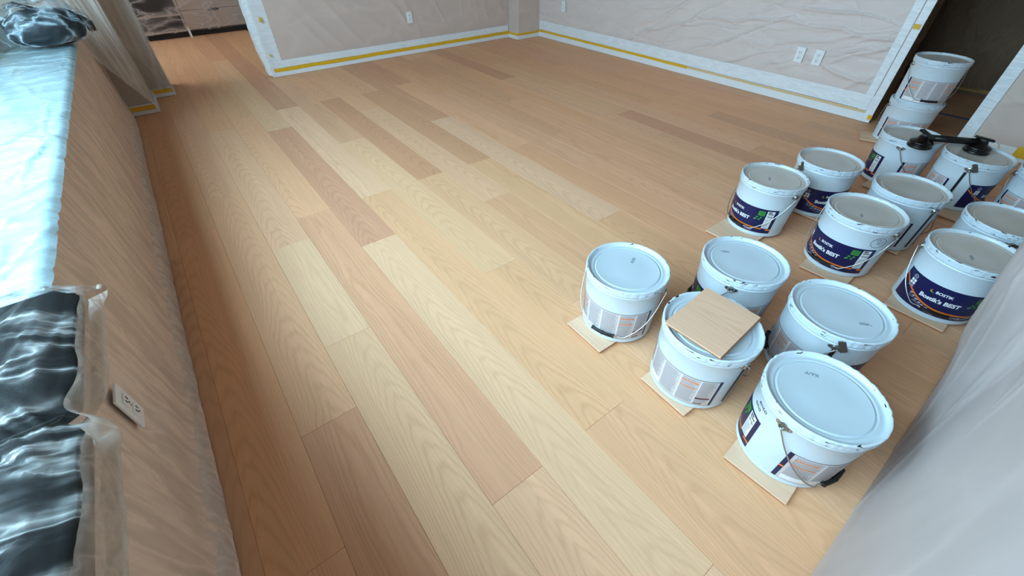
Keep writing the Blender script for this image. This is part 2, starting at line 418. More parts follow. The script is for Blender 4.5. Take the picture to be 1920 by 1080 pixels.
# baseboards
struct('baseboard_back', MB().box(.855, 3.99, YB-.014, YB, 0.002, .078, bev=.002), M_BASE)
struct('baseboard_column', MB().box(3.972, 3.986, 5.121, YB-.014, .002, .078).box(3.986, XR-.014, 5.121, 5.135, .002, .078), M_BASE)
struct('baseboard_right', MB().box(XR-.014, XR, 1.0, 5.121, .002, .085, bev=.002), M_BASE)
struct('baseboard_right_near', MB().box(XR-.014, XR, -.66, .40, .002, .085, bev=.002), M_BASE)
struct('baseboard_pillar', MB().box(XL-.01, -.205, 4.856, 4.87, .002, .08, bev=.002).box(-.215, -.203, 4.87, 5.316, .002, .08), M_BASE)
struct('baseboard_pillar_rear', MB().box(-.215, -.035, 5.316, 5.33, .002, .08, bev=.002), M_BASE)
struct('baseboard_left', MB().box(XL, XL+.012, -1.5, 4.856, .002, .08), M_BASE)
struct('baseboard_near', MB().box(.40, 2.42, YN, YN+.012, .002, .08), M_BASE)
struct('baseboard_hall', MB().box(5.846, 5.86, -.2, 2.5, .002, .06), M_HALL)

# ------------------------------------------------------------------ protective film on walls
F_RIGHT = film('film_right', (232, 216, 210), .86, .91, streak=(1, .6, 2.2), scale=3, bump=.06, rough=.42, spec=.3)
F_BACK = film('film_back', (228, 205, 193), .74, .84, streak=(1, 1, 1.6), scale=2, bump=.05, rough=.5, spec=.25)
F_BAND = film('film_band', (240, 243, 246), .86, .97, streak=(1, 1, 4), scale=6, bump=.15, rough=.38, spec=.5)
F_LEFT = film('film_left', (250, 224, 204), .6, .85, streak=(6, 4.0, .6), scale=4, bump=.06, rough=.5, spec=.3)
F_HEM = film('film_hem', (240, 226, 212), .45, .7, streak=(5, 5, 2), scale=3, bump=.05, rough=.5, spec=.3)
F_SILL = film('film_sill', (172, 196, 202), .80, .98, streak=(1.2, 4.0, 2), scale=4, bump=.15, rough=.25, spec=.7)
F_CLEAR = film('film_clear', (196, 198, 196), .03, .75, streak=(3.0, 10, 2), scale=1.8, bump=.05, rough=.33, spec=.3, pwr=18, det=4)
F_SIDE = film('film_side', (184, 166, 152), .5, .85, streak=(1, 8, 8), scale=3, bump=.1, rough=.35, spec=.5)
F_BAG = film('film_bag', (180, 200, 210), .05, .8, streak=(3, 6, 6), scale=1.8, bump=.08, rough=.22, spec=.7, pwr=14, det=4)
F_NEAR = film('film_near', (206, 192, 188), .82, .95, streak=(1.3, 1, 1), scale=2, bump=.04, rough=.55, spec=.2)
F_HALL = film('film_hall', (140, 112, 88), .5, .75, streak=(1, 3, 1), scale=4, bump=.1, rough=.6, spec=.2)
F_PIL = film('film_pillar', (226, 216, 206), .25, .7, streak=(3, 3, .5), scale=2, bump=.08, rough=.4, spec=.4)
F_CAB = film('film_cabinet', (216, 206, 204), .08, .6, streak=(1.4, 1, 3.6), scale=1.6, bump=.05, rough=.3, spec=.5, pwr=16, det=5)

def zs(zlo, zfine, ztop, d):
    return np.concatenate([np.arange(zlo, zfine, d), np.linspace(zfine, ztop, 24)])
# right wall
v = zs(.088, 1.15, 2.55, .008); u = np.arange(.992, 5.13, .008)
U, V = np.meshgrid(u, v, indexing='ij')
h = .004+.004*fbm(U*1.5, V*3, 3)+creases(U, V, 44, (.9, 5.2), (0, 1.4), -9, 9, .9, .009, .017, 11)+creases(U, V, 60, (.9, 5.2), (.1, 1.4), -14, 16, .5, .0065, .008, 17)-creases(U, V, 40, (.9, 5.2), (.1, 1.4), -4, 12, .6, .012, .008, 18)+creases(U, V, 12, (.9, 3.2), (.3, 1.4), -28, 7, .7, .010, .016, 14)*(1-np.exp(-((V-.08)/.06)**2))
h += creases(U, V, 60, (.9, 5.2), (0, 1.4), -25, 22, .22, .007, .0035, 12)
h *= np.clip((V-.175)/.05, 0, 1)*.85+.15
h *= np.clip((U-1.06)/.06, 0, 1)*.9+.1
for uc, vc in ((1.672, .373), (1.524, .376), (4.645, .40)):
    h *= 1-.9*np.clip(1.5-np.maximum(np.abs(U-uc)/.055, np.abs(V-vc)/.075), 0, 1)
o = grid_mesh('plastic_sheet', np.stack([XR-.004-np.abs(h), U, V], -1), F_RIGHT)
tag(o, 'creased white plastic sheeting covering the long right wall with the two outlets', 'plastic sheet')
# brighter doubled band low on that wall and its tapes
def band(name, axis, c, a0, a1, z0, z1, mat, seed, sgn=-1, amp=.003, d=.012):
    u = np.arange(a0, a1+d/2, d); v = np.linspace(z0, z1, max(3, int((z1-z0)/.006)))
    U, V = np.meshgrid(u, v, indexing='ij')
    h = amp*ridged(U*9, V*14, seed)+.3*amp*fbm(U*40, V*40, seed+3)
    V2 = V+.004*(fbm(U*3, U*0, seed+5)-.5)
    P = np.stack([c+sgn*h, U, V2], -1) if axis == 'x' else np.stack([U, c+sgn*h, V2], -1)
    return grid_mesh(name, P, mat)
tag(band('plastic_strip', 'x', XR-.012, 1.0, 5.12, .088, .195, F_BAND, 21), 'bright white plastic strip low along the long right wall above its tape', 'plastic sheet')
def tape(axis, c, a0, a1, z0, z1, label, mat=None, seed=1, sgn=-1, wob=.004):
    u = np.arange(a0, a1, .03); u = np.append(u, a1); v = np.linspace(0, 1, 3)
    U, V = np.meshgrid(u, v, indexing='ij'); Z = z0+(z1-z0)*V+wob*(vnoise(U*4, U*0, seed)-.5)+.002*(vnoise(U*15, V, seed+2)-.5)
    hh = .0015*vnoise(U*20, V*3, seed+4)
    P0 = np.stack([c+sgn*hh, U, Z], -1) if axis == 'x' else np.stack([U, c+sgn*hh, Z], -1)
    o = grid_mesh('masking_tape', P0, mat or M_TAPE, smooth=False)
    md = o.modifiers.new('t', 'SOLIDIFY'); md.thickness = .0008
    return tag(o, label, 'tape', 'masking tape along the baseboards')
tape('x', XR-.0175, 2.7, 5.11, .062, .088, 'yellow masking tape along the far half of the right wall baseboard')
tape('x', XR-.0175, 1.02, 2.7, .066, .086, 'pale beige masking tape along the near half of the right wall baseboard', M_TAPE2, 2)
tape('y', YB-.0175, .862, 3.97, .046, .082, 'yellow masking tape along the back wall baseboard', None, 3)
tape('x', 3.968, 5.118, 5.315, .05, .078, 'yellow masking tape on the left side of the corner column', None, 4)
tape('y', 5.117, 3.972, 4.34, .05, .078, 'yellow masking tape on the front of the corner column', None, 5)
tape('y', 4.852, XL+.006, -.222, .035, .072, 'yellow masking tape across the foot of the nearer left pillar', None, 6)
tape('y', 5.312, -.213, -.045, .035, .072, 'yellow masking tape across the foot of the rear left pillar', None, 7)
tape('x', XR-.0175, -.6, .1, .03, .10, 'yellow masking tape at the base of the short wall right of the doorway', None, 8)
tape('x', XL+.016, .9, 3.2, .004, .02, 'yellow masking tape peeking out below the left wall sheeting', None, 9, 1)
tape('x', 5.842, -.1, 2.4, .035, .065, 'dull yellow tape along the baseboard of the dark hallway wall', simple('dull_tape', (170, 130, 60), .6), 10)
# strips framing the end of the right wall
def vstrip(name, P0, w, z0, z1, mat, label, seed, nrm, amp=.003):
    a = np.linspace(0, 1, 10); v = np.arange(z0, z1, .02); A, V = np.meshgrid(a, v, indexing='ij')
    hh = amp*ridged(A*2, V*12, seed)
    P0 = np.array(P0); w = np.array(w); nrm = np.array(nrm)
    P = P0+A[..., None]*w+hh[..., None]*nrm; P[..., 2] = V
    return tag(grid_mesh(name, P, mat), label, 'plastic sheet')
vstrip('plastic_strip', (XR-.016, 1.075, 0), (0, -.055, 0), .004, 2.5, F_BAND, 'narrow white plastic strip running up the right wall left of the crack line', 31, (-1, 0, 0), .001)
vstrip('plastic_strip', (XR-.016, 1.012, 0), (0, -.052, 0), .004, 2.5, F_BAND, 'white plastic strip on the outer corner of the long right wall, with yellow tape dab', 32, (-1, 0, 0))
vstrip('plastic_strip', (XR-.016, .958, 0), (.16, 0, 0), .02, 2.5, F_HALL, 'brownish clear plastic folded round the end of the right wall', 33, (0, -1, 0), .012)
vstrip('plastic_strip', (XR-.012, .415, 0), (0, -.075, 0), .004, 2.5, F_BAND, 'bright white plastic strip on the doorway edge of the short right wall', 34, (-1, 0, 0))
tag(MB().box(XR-.024, XR-.021, .972, 1.01, .655, .685).build('masking_tape', M_TAPE), 'small yellow tape dab high on the white corner strip of the right wall', 'tape')
tag(MB().box(XR-.024, XR-.02, .955, .985, .03, .062).build('masking_tape', M_TAPE), 'small yellow tape dab at the foot of the right wall corner', 'tape')
# short wall right of the doorway
u = np.arange(-.65, .345, .012); v = zs(.05, 1.0, 2.5, .014); U, V = np.meshgrid(u, v, indexing='ij')
h = .006*fbm(U*3, V*3, 8)+creases(U, V, 14, (-.3, .4), (0, 1.2), 50, 30, .3, .015, .006, 44)
tag(grid_mesh('plastic_sheet', np.stack([XR-.008-h, U, V], -1), F_BACK), 'grey plastic sheeting on the short wall right of the doorway', 'plastic sheet')
# hallway wall
u = np.arange(-.2, 2.45, .02); v = zs(.05, 1.2, 2.5, .02); U, V = np.meshgrid(u, v, indexing='ij')
h = .01*fbm(U*3, V*3, 9)+creases(U, V, 60, (-.2, 2.4), (0, 1.6), 60, 25, .3, .02, .012, 45)
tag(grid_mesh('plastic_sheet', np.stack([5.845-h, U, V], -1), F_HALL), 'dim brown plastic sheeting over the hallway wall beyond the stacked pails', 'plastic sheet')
# back wall sheet
u = np.arange(.97, 3.96, .014); v = zs(.145, 1.1, 2.5, .012); U, V = np.meshgrid(u, v, indexing='ij')
h = .010*fbm(U*1.2, V*1.6, 5)+creases(U, V, 16, (1, 4), (0, 1.3), 128, 14, .6, .03, .008, 51)+creases(U, V, 10, (2.9, 4), (0, 1.2), 118, 10, .5, .014, .006, 52)
tag(grid_mesh('plastic_sheet', np.stack([U, YB-.006-h*np.clip((V-.14)/.1, 0, 1), V], -1), F_BACK), 'smooth grey plastic sheeting covering the back wall with one outlet', 'plastic sheet')
tag(band('plastic_strip', 'y', YB-.014, .9, 3.965, .082, .15, F_BAND, 22), 'pale plastic strip low along the back wall above its tape', 'plastic sheet')
# corner column sheet
u = np.arange(0, .58, .01); v = zs(.078, 1.1, 2.5, .015); U, V = np.meshgrid(u, v, indexing='ij')
h = .006*ridged(U*8, V*3, 6)
X = np.where(U < .19, 3.98-h, 3.98+(U-.19)); Y = np.where(U < .19, YB-.012-U, 5.128-h)
X = np.minimum(X, XR-.005)
tag(grid_mesh('plastic_sheet', np.stack([X, Y, V], -1), F_BACK), 'plastic sheeting wrapped round the column in the far corner', 'plastic sheet')
# wrapped left end of the back wall
pa = [(.99, YB-.012), (.93, YB-.014), (.862, YB-.018), (.835, YB+.02), (.832, YB+.08), (.845, YB+.15)]
s = np.linspace(0, 5, 34); px = np.interp(s, range(6), [p[0] for p in pa]); py = np.interp(s, range(6), [p[1] for p in pa])
v = np.arange(.02, 2.5, .018); S_, V = np.meshgrid(np.arange(34), v, indexing='ij')
h = .022*ridged(S_*.12, V*3.5, 61)+.008*ridged(S_*.3, V*9, 62); w = np.clip((S_-6)/8, .15, 1)
bulge = .03*np.exp(-((V-.35)/.25)**2)*np.clip((S_-12)/6, 0, 1)+.05*np.clip(V-.4, 0, 1)*np.clip((S_-12)/6, 0, 1)
P = np.stack([px[S_]-(h*w+bulge), py[S_]-h*w*.4, V+np.clip((S_-14)/20, 0, 1)*.05*(V < .1)], -1)
tag(grid_mesh('plastic_sheet', P, F_BAND), 'crumpled white plastic folded round the left end of the back wall', 'plastic sheet')
for (x, z0, w_, h_, l) in [(.905, .50, .02, .045, 'upper'), (.885, .20, .014, .025, 'lower')]:
    tag(MB().box(x, x+w_, YB-.048, YB-.044, z0, z0+h_).build('masking_tape', M_TAPE), f'{l} yellow tape dab on the crumpled plastic at the left end of the back wall', 'tape')

# left half-wall face sheet (long fine pleats)
u = np.arange(-1.2, 4.86, .012); v = np.arange(.012, SILL+.004, .012); U, V = np.meshgrid(u, v, indexing='ij')
h = .012+.010*fbm(U*2, V*2, 71)+.006*ridged(U*9+V*5, V*1.2, 72)+.003*ridged(U*26+V*14, V*2, 74)
h += creases(U, V, 50, (-1, 4.9), (0, .7), 108, 12, .25, .010, .006, 73)
h *= .35+.65*np.clip((SILL-V)/.12, 0, 1)
h += .035*np.clip(1-V/.12, 0, 1)*fbm(U*3, U*0, 75)
h = h*(1-.92*np.clip(2.2-np.maximum(np.abs(U-1.01)/.05, np.abs(V-.39)/.07), 0, 1))
tag(grid_mesh('plastic_sheet', np.stack([XL+.006+h, U, V], -1), F_LEFT), 'pleated beige-shaded plastic hanging down the low left wall to the floor', 'plastic sheet')
u = np.arange(.3, 4.6, .012); v = np.arange(.004, .15, .009); U, V = np.meshgrid(u, v, indexing='ij')
top_ = .10+.04*fbm(U*1.3, U*0, 171); Vv = V/.15*top_
h = .012+.022*np.clip((top_-Vv)/.05, 0, 1)+.008*fbm(U*3, Vv*6, 172)+.004*ridged(U*12-Vv*22, Vv*3, 173)+.012*np.clip(1-Vv/.1, 0, 1)*fbm(U*3, U*0, 75)
tag(grid_mesh('plastic_strip', np.stack([XL+h, U, Vv+.002], -1), F_HEM), 'paler doubled plastic hem along the foot of the low left wall', 'plastic sheet')
# sill top sheet
u = np.arange(1.06, 4.84, .010); v = np.linspace(0, 1, 46); U, V = np.meshgrid(u, v, indexing='ij')
X = WX+.035+(XL+.022-(WX+.035))*V
h = .006*fbm(U*3, V*3, 81)+creases(X, U, 70, (-.85, -.4), (1, 4.9), 8, 22, .16, .008, .006, 82)+creases(X, U, 34, (-.85, -.4), (1, 4.9), 75, 18, .3, .006, .005, 83)
h += .006*ridged(U*14, X*5, 84)*np.clip((V-.6)/.4, 0, 1)
Z = SILL+.016+h
edge = np.clip((V-.93)/.07, 0, 1); Z = Z-.016*edge**2
lift = np.clip((.14-V)/.14, 0, 1); Z = Z+.12*lift**2*np.clip((U-3.3)/.5, 0, 1)
tag(grid_mesh('plastic_sheet', np.stack([X, U, Z], -1), F_SILL), 'bright bluish wrinkled plastic laid over the long window sill', 'plastic sheet')
# fluttering edge fringe where sill sheet meets the wall sheet
# printed sheet and tapes on the sill
o = MB().box(-.82, -.665, 1.66, 1.98, SILL+.028, SILL+.0288).build('paper_sheet', M_PRINTED)
pr = MB()
for k in range(15): pr.box(-.805, -.685-random.random()*.03, 1.69+k*.018, 1.697+k*.018, SILL+.0292, SILL+.0296)
pr.build('print_lines', simple('faint_print', (120, 160, 190), .6), o)
tag(o, 'pale blue printed sheet lying under the film on the sill', 'paper')
def rag(name, x, y, z, sx, sy, label, tilt=0, mat=None):
    n = 14; a = np.linspace(-.5, .5, n); A, B = np.meshgrid(a, a, indexing='ij')
    wob = 1+.25*(fbm(B*4+x*7, A*2, 91)-.5)
    P = np.stack([x+A*sx*wob, y+B*sy*(1+.3*(fbm(A*5, B, 92)-.5)), z+.012*fbm(A*6, B*6, 93)], -1)
    if tilt: P[..., 2] += (A*sx)*tilt
    return tag(grid_mesh(name, P, mat or M_TAPE3), label, 'tape')
M_TAPE3 = simple('straw_tape', (226, 200, 130), .6, noise=.15, scale=60, bump=.4)
rag('masking_tape', -.80, 2.99, SILL+.03, .10, .24, 'crumpled straw-yellow tape on the sill near the window')
o = MB().box(-.012, .012, -.022, .022, -.11, .11, bev=.003).build('masking_tape', M_TAPE3); o.location = (-.742, 4.10, .80); o.rotation_euler = (.1, .25, .2)
tag(o, 'straw-yellow tape holding film to the black window frame', 'tape')
o = MB().box(-.03, .03, -.02, .02, -.004, .004, bev=.002).build('masking_tape', M_TAPE3); o.location = (-.80, 4.62, 1.0); o.rotation_euler = (.2, .4, .6)
tag(o, 'small tape scrap on top of the wrapped bundle at the sill end', 'tape')

# wrapped black bag at the far end of the sill
def blob(name, c, s, mat, seed, parent=None, n=26, m=40, rough=.10, pw=.75):
    th = np.linspace(0, PI, n); ph = np.linspace(0, 2*PI, m); T, Pp = np.meshgrid(th, ph, indexing='ij')
    sp = lambda q: np.sign(q)*np.abs(q)**pw
    d = 1+rough*(fbm(T*2.2, np.abs(Pp-PI)*1.6, seed)-.5)*2
    P = np.stack([sp(np.sin(T))*sp(np.cos(Pp))*s[0]*d, sp(np.sin(T))*sp(np.sin(Pp))*s[1]*d, sp(np.cos(T))*s[2]*d], -1)+np.array(c)
    return grid_mesh(name, P, mat, parent)
bag = empty('duffel_bag', (-.49, 4.15, SILL+.03))
blob('body', (-.01, 0, .09), (.19, .20, .09), M_LEATHER, 101, bag)
o = MB().lathe([(0, -.02), (.02, -.02), (.026, -.012), (.026, .012), (.02, .02), (0, .02)], 20).build('end_knob', M_BLACK, bag, True)
o.location = (.205, -.04, .075); o.rotation_euler = (0, PI/2, 0)
MB().tube([(.10, -.16, .10), (.02, -.14, .19), (-.08, -.05, .22), (-.14, .05, .2)], .012).build('strap', M_BLACK, bag, True)
MB().tube([(.12, .08, .10), (.17, .02, .12), (.21, -.03, .09)], .02).build('sleeve', M_BLACK, bag, True)
tag(bag, 'black bundled bag wrapped in clear plastic at the far end of the sill', 'bag')
th = np.linspace(.05, PI*.62, 50); ph = np.linspace(0, 2*PI, 150); T, Pp = np.meshgrid(th, ph, indexing='ij')
aa = np.abs(Pp-PI)
d = .98+.22*crump(aa*1.7+T*.8, T*1.3, 103)+.06*crump(aa*6, T*5, 104)
P = np.stack([np.sin(T)*np.cos(Pp)*.205*d, np.sin(T)*np.sin(Pp)*.26*d, np.cos(T)*.125*d+.085], -1)
P += np.array([-.50, 4.16, SILL+.03]); P[..., 2] = np.maximum(P[..., 2], SILL+.022)
tag(grid_mesh('plastic_sheet', P, F_BAG), 'crinkled clear plastic wrapped over the black bundle on the sill', 'plastic sheet')
# film tented from the window head down across the pillars
s = np.linspace(0, 1, 60); t = np.linspace(0, 1, 90); S_, T = np.meshgrid(s, t, indexing='ij')
top = np.array([-.78, 4.80, 1.55]); topb = np.array([-.26, 5.0, 1.55]); bl = np.array([XL+.03, 4.55, .50]); br = np.array([-.222, 4.845, .06])
A_ = top+(topb-top)*S_[..., None]; B_ = bl+(br-bl)*S_[..., None]
P = A_+(B_-A_)*T[..., None]
h = .03*ridged(S_*7, T*1.2, 111)+.012*ridged(S_*18, T*2, 112); sag = .05*np.sin(PI*T)*np.sin(PI*S_)
P = P+(h+sag)[..., None]*np.array([.45, -.85, .1]); P[..., 1] = np.minimum(P[..., 1], 4.852)
tag(grid_mesh('plastic_sheet', P, F_PIL), 'sheer plastic tented from the window head down to the nearer left pillar', 'plastic sheet')
u = np.linspace(-.213, -.03, 16); v = np.arange(.06, 2.4, .02); U, V = np.meshgrid(u, v, indexing='ij')
h = .012*ridged(U*16, V*1.5, 113)
tag(grid_mesh('plastic_sheet', np.stack([U, 5.315-h, V], -1), F_PIL), 'sheer plastic hanging down the face of the rear left pillar', 'plastic sheet')

# two black padded cushions on the sill, overhanging the wall, under clear plastic
SZ = SILL+.013
for (y0, y1, x1, h_, l) in ((.70, 1.05, -.332, .066, 'black padded cushion under clear plastic on the sill, the farther of two'),
                            (.12, .66, -.318, .072, 'black padded cushion under clear plastic on the sill, nearest the camera')):
    cu = empty('cushion', ((-.84+x1)/2, (y0+y1)/2, SZ)); wx = (x1+.84)/2; wy = (y1-y0)/2
    MB().box(-wx, wx, -wy, wy, 0, h_, bev=.028).build('padding', M_LEATHER, cu, True)
    p_ = [(wx*.99*sx, wy*.99*sy, h_*.5) for sx, sy in ((-.9, -1), (.9, -1), (1, -.9), (1, .9), (.9, 1), (-.9, 1))]
    MB().tube(p_, .005, 6).build('piping', M_BLACK, cu, True)
    tag(cu, l, 'cushion')
u = np.arange(.02, 1.10, .006); s = np.linspace(0, 1, 150); U, S_ = np.meshgrid(u, s, indexing='ij')
sg = lambda q: 1/(1+np.exp(-q))
topz = SZ+.012+.062*(sg((U-.70)/.02)-sg((U-1.045)/.012))+.075*(sg((U-.10)/.03)-sg((U-.64)/.03))
wav = .012*(fbm(U*5, U*0, 137)-.5)
Xe = -.322+wav+.016*sg(-(U-.70)/.04)-.03*np.exp(-((U-.70)/.03)**2)
X = np.where(S_ < .72, -.86+S_/.72*(Xe+.86), Xe+.010*np.sin(PI*np.clip((S_-.72)/.28, 0, 1))-.03*np.clip((S_-.93)/.07, 0, 1))
Zs = np.where(S_ < .72, topz, topz-(S_-.72)/.28*(topz-.648))
rnd = np.exp(-((S_-.72)/.03)**2)
def fan(cx, cy, k, seed):
    r_ = np.hypot(X-cx, U-cy); th = np.arctan2(U-cy, X-cx); th = np.where(th < 0, th+2*PI, th)
    return crump(th*k, r_*2.5+th, seed)*np.clip(r_/.10, .15, 1)
wf = sg((U-.72)/.03)
topf = wf*(.030*fan(-.30, 1.06, 5, 131)+.010*fan(-.30, 1.06, 14, 132))+(1-wf)*(.028*fan(-.28, .50, 4, 141)+.012*fan(-.28, .50, 11, 142))+.007*crump(X*9+U*5, U*14+X*6, 139, 3)
sidef = .012*crump(U*11, Zs*8, 136)
P = np.stack([X+np.where(S_ < .72, 0, sidef)-rnd*.006, U, Zs+np.where(S_ < .72, topf*np.clip((.74-S_)/.06, .3, 1), .3*topf*np.clip(1-(S_-.72)/.1, 0, 1))-rnd*.004], -1)
o = grid_mesh('plastic_sheet', P, [F_CLEAR, F_SIDE])
o.data.polygons.foreach_set('material_index', np.repeat(((s[:-1] > .735)*1)[None, :], len(u)-1, 0).ravel().astype(np.int32))
tag(o, 'glossy crumpled clear plastic draped over the two black cushions at lower left', 'plastic sheet')

# near wall sheet (right foreground), billowing out at height
u = np.arange(.40, 2.42, .011); v = zs(.012, .9, 2.45, .012); U, V = np.meshgrid(u, v, indexing='ij')
h = .008+.006*fbm(U*1.5, V*1.5, 141)+creases(U, V, 34, (1.1, 2.4), (0, 1.0), 60, 12, .30, .010, .0028, 142)+creases(U, V, 12, (1.2, 2.4), (0, 1.0), 88, 6, .4, .006, .0022, 143)
env = np.clip((U-1.25)/.5, 0, 1)*np.clip((2.055-U)/.09, 0, 1)
h = h*np.where(U > 2.0, .5, 1)+env*(.062*np.clip(V/.26, 0, 1)**1.3+.040*np.clip((V-.26)/.25, 0, 1))
tag(grid_mesh('plastic_sheet', np.stack([U, YN+.006+h, V], -1), F_NEAR), 'smooth off-white plastic sheeting on the near wall right of the pails', 'plastic sheet')

# ------------------------------------------------------------------ outlets
def outlet(loc, rz, label, holes=8):
    r = empty('wall_outlet', loc, rz)
    MB().box(-.035, .035, -.007, 0, -.0575, .0575, bev=.003).build('cover_plate', M_PLATE, r)
    for zc in (-.02, .02):
        f = MB().box(-.017, .017, -.0095, -.006, zc-.014, zc+.014, bev=.002).build('socket', M_PLATE, r)
        sl = MB().box(-.008, -.0055, -.0105, -.009, zc-.004, zc+.006).box(.0055, .008, -.0105, -.009, zc-.004, zc+.006)
        sl.box(-.002, .002, -.0105, -.009, zc-.011, zc-.007).build('socket_slots', M_SLOT, f)
    MB().box(-.002, .002, -.0085, -.006, -.002, .002).build('screw', M_METAL, r)
    tag(r, label, 'outlet')
outlet((XR-.017, 1.672, .373), PI/2*-1, 'white duplex outlet on the right wall, the farther of the close pair')
outlet((XR-.017, 1.524, .376), -PI/2, 'white outlet on the right wall, the nearer of the close pair')
outlet((XR-.017, 4.645, .40), -PI/2, 'white outlet at the far end of the right wall near the column')
outlet((2.508, YB-.022, .382), 0, 'white outlet alone on the grey back wall')
outlet((XL+.016, 1.01, .390), PI/2, 'outlet under film on the low left wall below the black cushions')

# ------------------------------------------------------------------ rear room cabinets
def cabinet_open(x0, x1, y):
    r = empty('cabinet', (x0, y, 0))
    w = x1-x0; d = .45
    MB().box(0, .018, 0, d, .08, .85).box(w-.018, w, 0, d, .08, .85).box(0, w, 0, d, .83, .85).build('carcass', M_SHELF, r)
    MB().box(.018, w-.018, d-.012, d, .08, .83).build('back_panel', M_DARKIN, r)
    for z in (.075, .262, .55): MB().box(.018, w-.018, .004, d-.012, z, z+.02, bev=.001).build('shelf', M_SHELF, r)
    MB().box(0, w, .04, d, 0.001, .075).build('plinth', M_SLOT, r)
    return r
c1 = cabinet_open(-.09, .452, 8.19); tag(c1, 'open-fronted shelf cabinet in the rear room, behind clear film', 'cabinet')
c2 = empty('cabinet', (.456, 8.19, 0)); w = 1.15
MB().box(0, w, .02, .45, .08, .85).build('carcass', M_SHELF, c2); MB().box(0, w, .05, .45, .001, .08).build('plinth', M_SLOT, c2)
for z0, z1 in ((.085, .308), (.312, .56), (.564, .84)):
    d_ = MB().box(.004, w-.004, 0, .02, z0, z1, bev=.0015).build('drawer', M_SHELF, c2)
    MB().box(.335, .47, -.003, .001, z1-.022, z1-.002).build('finger_notch', M_SLOT, d_)
tag(c2, 'pinkish cabinet with drawers and dark finger notches in the rear room', 'cabinet')
u = np.arange(-.1, 1.6, .02); v = np.arange(.07, .86, .015); U, V = np.meshgrid(u, v, indexing='ij')
h = .01+.012*ridged(U*4+V*3, V*3-U, 151)
tag(grid_mesh('plastic_sheet', np.stack([U, 8.18-h, V], -1), F_CAB), 'clear plastic film stretched across the rear room cabinets', 'plastic sheet')
tag(MB().box(.44, .468, 8.13, 8.134, .0, .12).build('plastic_strip', F_BAND), 'thin white plastic tail hanging between the two rear cabinets', 'plastic sheet')
tag(MB().box(.445, .465, 8.12, 8.124, .12, .15).build('masking_tape', M_TAPE2), 'tiny tape dab between the two rear cabinets', 'tape')
tag(MB().box(5.06, 5.09, -.2, 1.3, .0, .0015).build('masking_tape', M_BLUE), 'blue tape line on the hallway floor behind the pails', 'tape')

# ------------------------------------------------------------------ pails
RB, RT, RR, PHT = .1375, .1475, .1541, .278
def br(z): return RB+(RT-RB)*min(max(z, 0), .240)/.240
def body_mesh():
    prof = [(0, .006), (.120, .006), (.128, .004), (RB-.002, 0), (RB+.001, .002), (RB+.0015, .006), (RB-.0005, .009), (br(.02), .02), (br(.10), .10),
            (br(.17), .17), (br(.236), .236), (.1495, .239), (.1510, .2425), (.1495, .246), (.1480, .248), (.1480, .262)]
    return MB().lathe(prof, 96).mesh('body')
def lid_mesh(seed):
    g = np.random.default_rng(seed); tab = g.normal(size=96)
    def rf(r, z, a):
        k = a/(2*PI)*28; t = k % 1
        n = tab[int(a/(2*PI)*96) % 96]
        if r > .1485:
            lug = (1 if t < .14 else 0)
            if z < .270: r = r-.0018*lug+.0004*n; z = z+.0007*n
            else: z = z+.0005*n; r = r+.0003*n
        return r, z
    prof = [(.1505, .2500), (.1530, .2505), (.1537, .2540), (.1530, .2620), (.1536, .2690), (RR, .2740), (.1530, .2772), (.1505, .2780), (.1475, .2768),
            (.1450, .2730), (.1432, .2672), (.1405, .2640), (.1340, .2645), (.1280, .2660), (.1262, .2655), (.1240, .2622), (.1215, .2618), (.1195, .2645),
            (.1180, .2662), (.1155, .2655), (.1120, .2646), (.06, .2648), (.002, .2650)]
    mb = MB().lathe(prof, 168, rfun=rf)
    n = 168; k = len(prof)-1
    mb.f.append(tuple(k*n+i for i in range(n))); mb.m.append(0)
    return mb.mesh('lid')
def arc_patch(mb, x0, x1, z0, z1, off, mi, zf0=None, zf1=None, r0=None):
    n = max(1, int(abs(x1-x0)/.008)+1); nz = max(1, int(abs(z1-z0)/.03)+1)
    v = []; f = []
    for i in range(n+1):
        x = x0+(x1-x0)*i/n
        za = zf0(x) if zf0 else z0; zb = zf1(x) if zf1 else z1
        for j in range(nz+1):
            z = za+(zb-za)*j/nz; a = x/.142; r = (br(z) if r0 is None else r0)+off
            v.append((r*math.cos(a), r*math.sin(a), z))
    for i in range(n):
        for j in range(nz):
            a = i*(nz+1)+j; f.append((a, a+nz+1, a+nz+2, a+1))
    mb.add(v, f, mi)
def text_pts(body, size, bold=0.0, shear=0.0, spacing=1.0):
    cu = bpy.data.curves.new('t', 'FONT'); cu.body = body; cu.size = size; cu.offset = bold; cu.shear = shear; cu.space_character = spacing
    cu.resolution_u = 3; cu.align_x = 'CENTER'
    o = bpy.data.objects.new('t', cu); C.objects.link(o); bpy.context.view_layer.update()
    me = bpy.data.meshes.new_from_object(o.evaluated_get(bpy.context.evaluated_depsgraph_get()))
    v = [tuple(p.co) for p in me.vertices]; f = [tuple(p.vertices) for p in me.polygons]
    bpy.data.objects.remove(o); bpy.data.curves.remove(cu); bpy.data.meshes.remove(me)
    return v, f
def wrap_text(mb, body, size, xc, zc, off, mi, bold=0.0, rot=0.0, sx=1.0, shear=0.0):
    v, f = text_pts(body, size, bold, shear); w = []
    for (x, y, _) in v:
        x *= sx; xr = x*math.cos(rot)-y*math.sin(rot)+xc; yr = x*math.sin(rot)+y*math.cos(rot)+zc
        a = xr/.142; r = br(yr)+off; w.append((r*math.cos(a), r*math.sin(a), yr))
    mb.add(w, f, mi)
HALF = .176
FM = [M_NAVY, M_ORANGE, M_WHITE, M_GREEN, M_GREY, M_BLACK, M_PAPER]
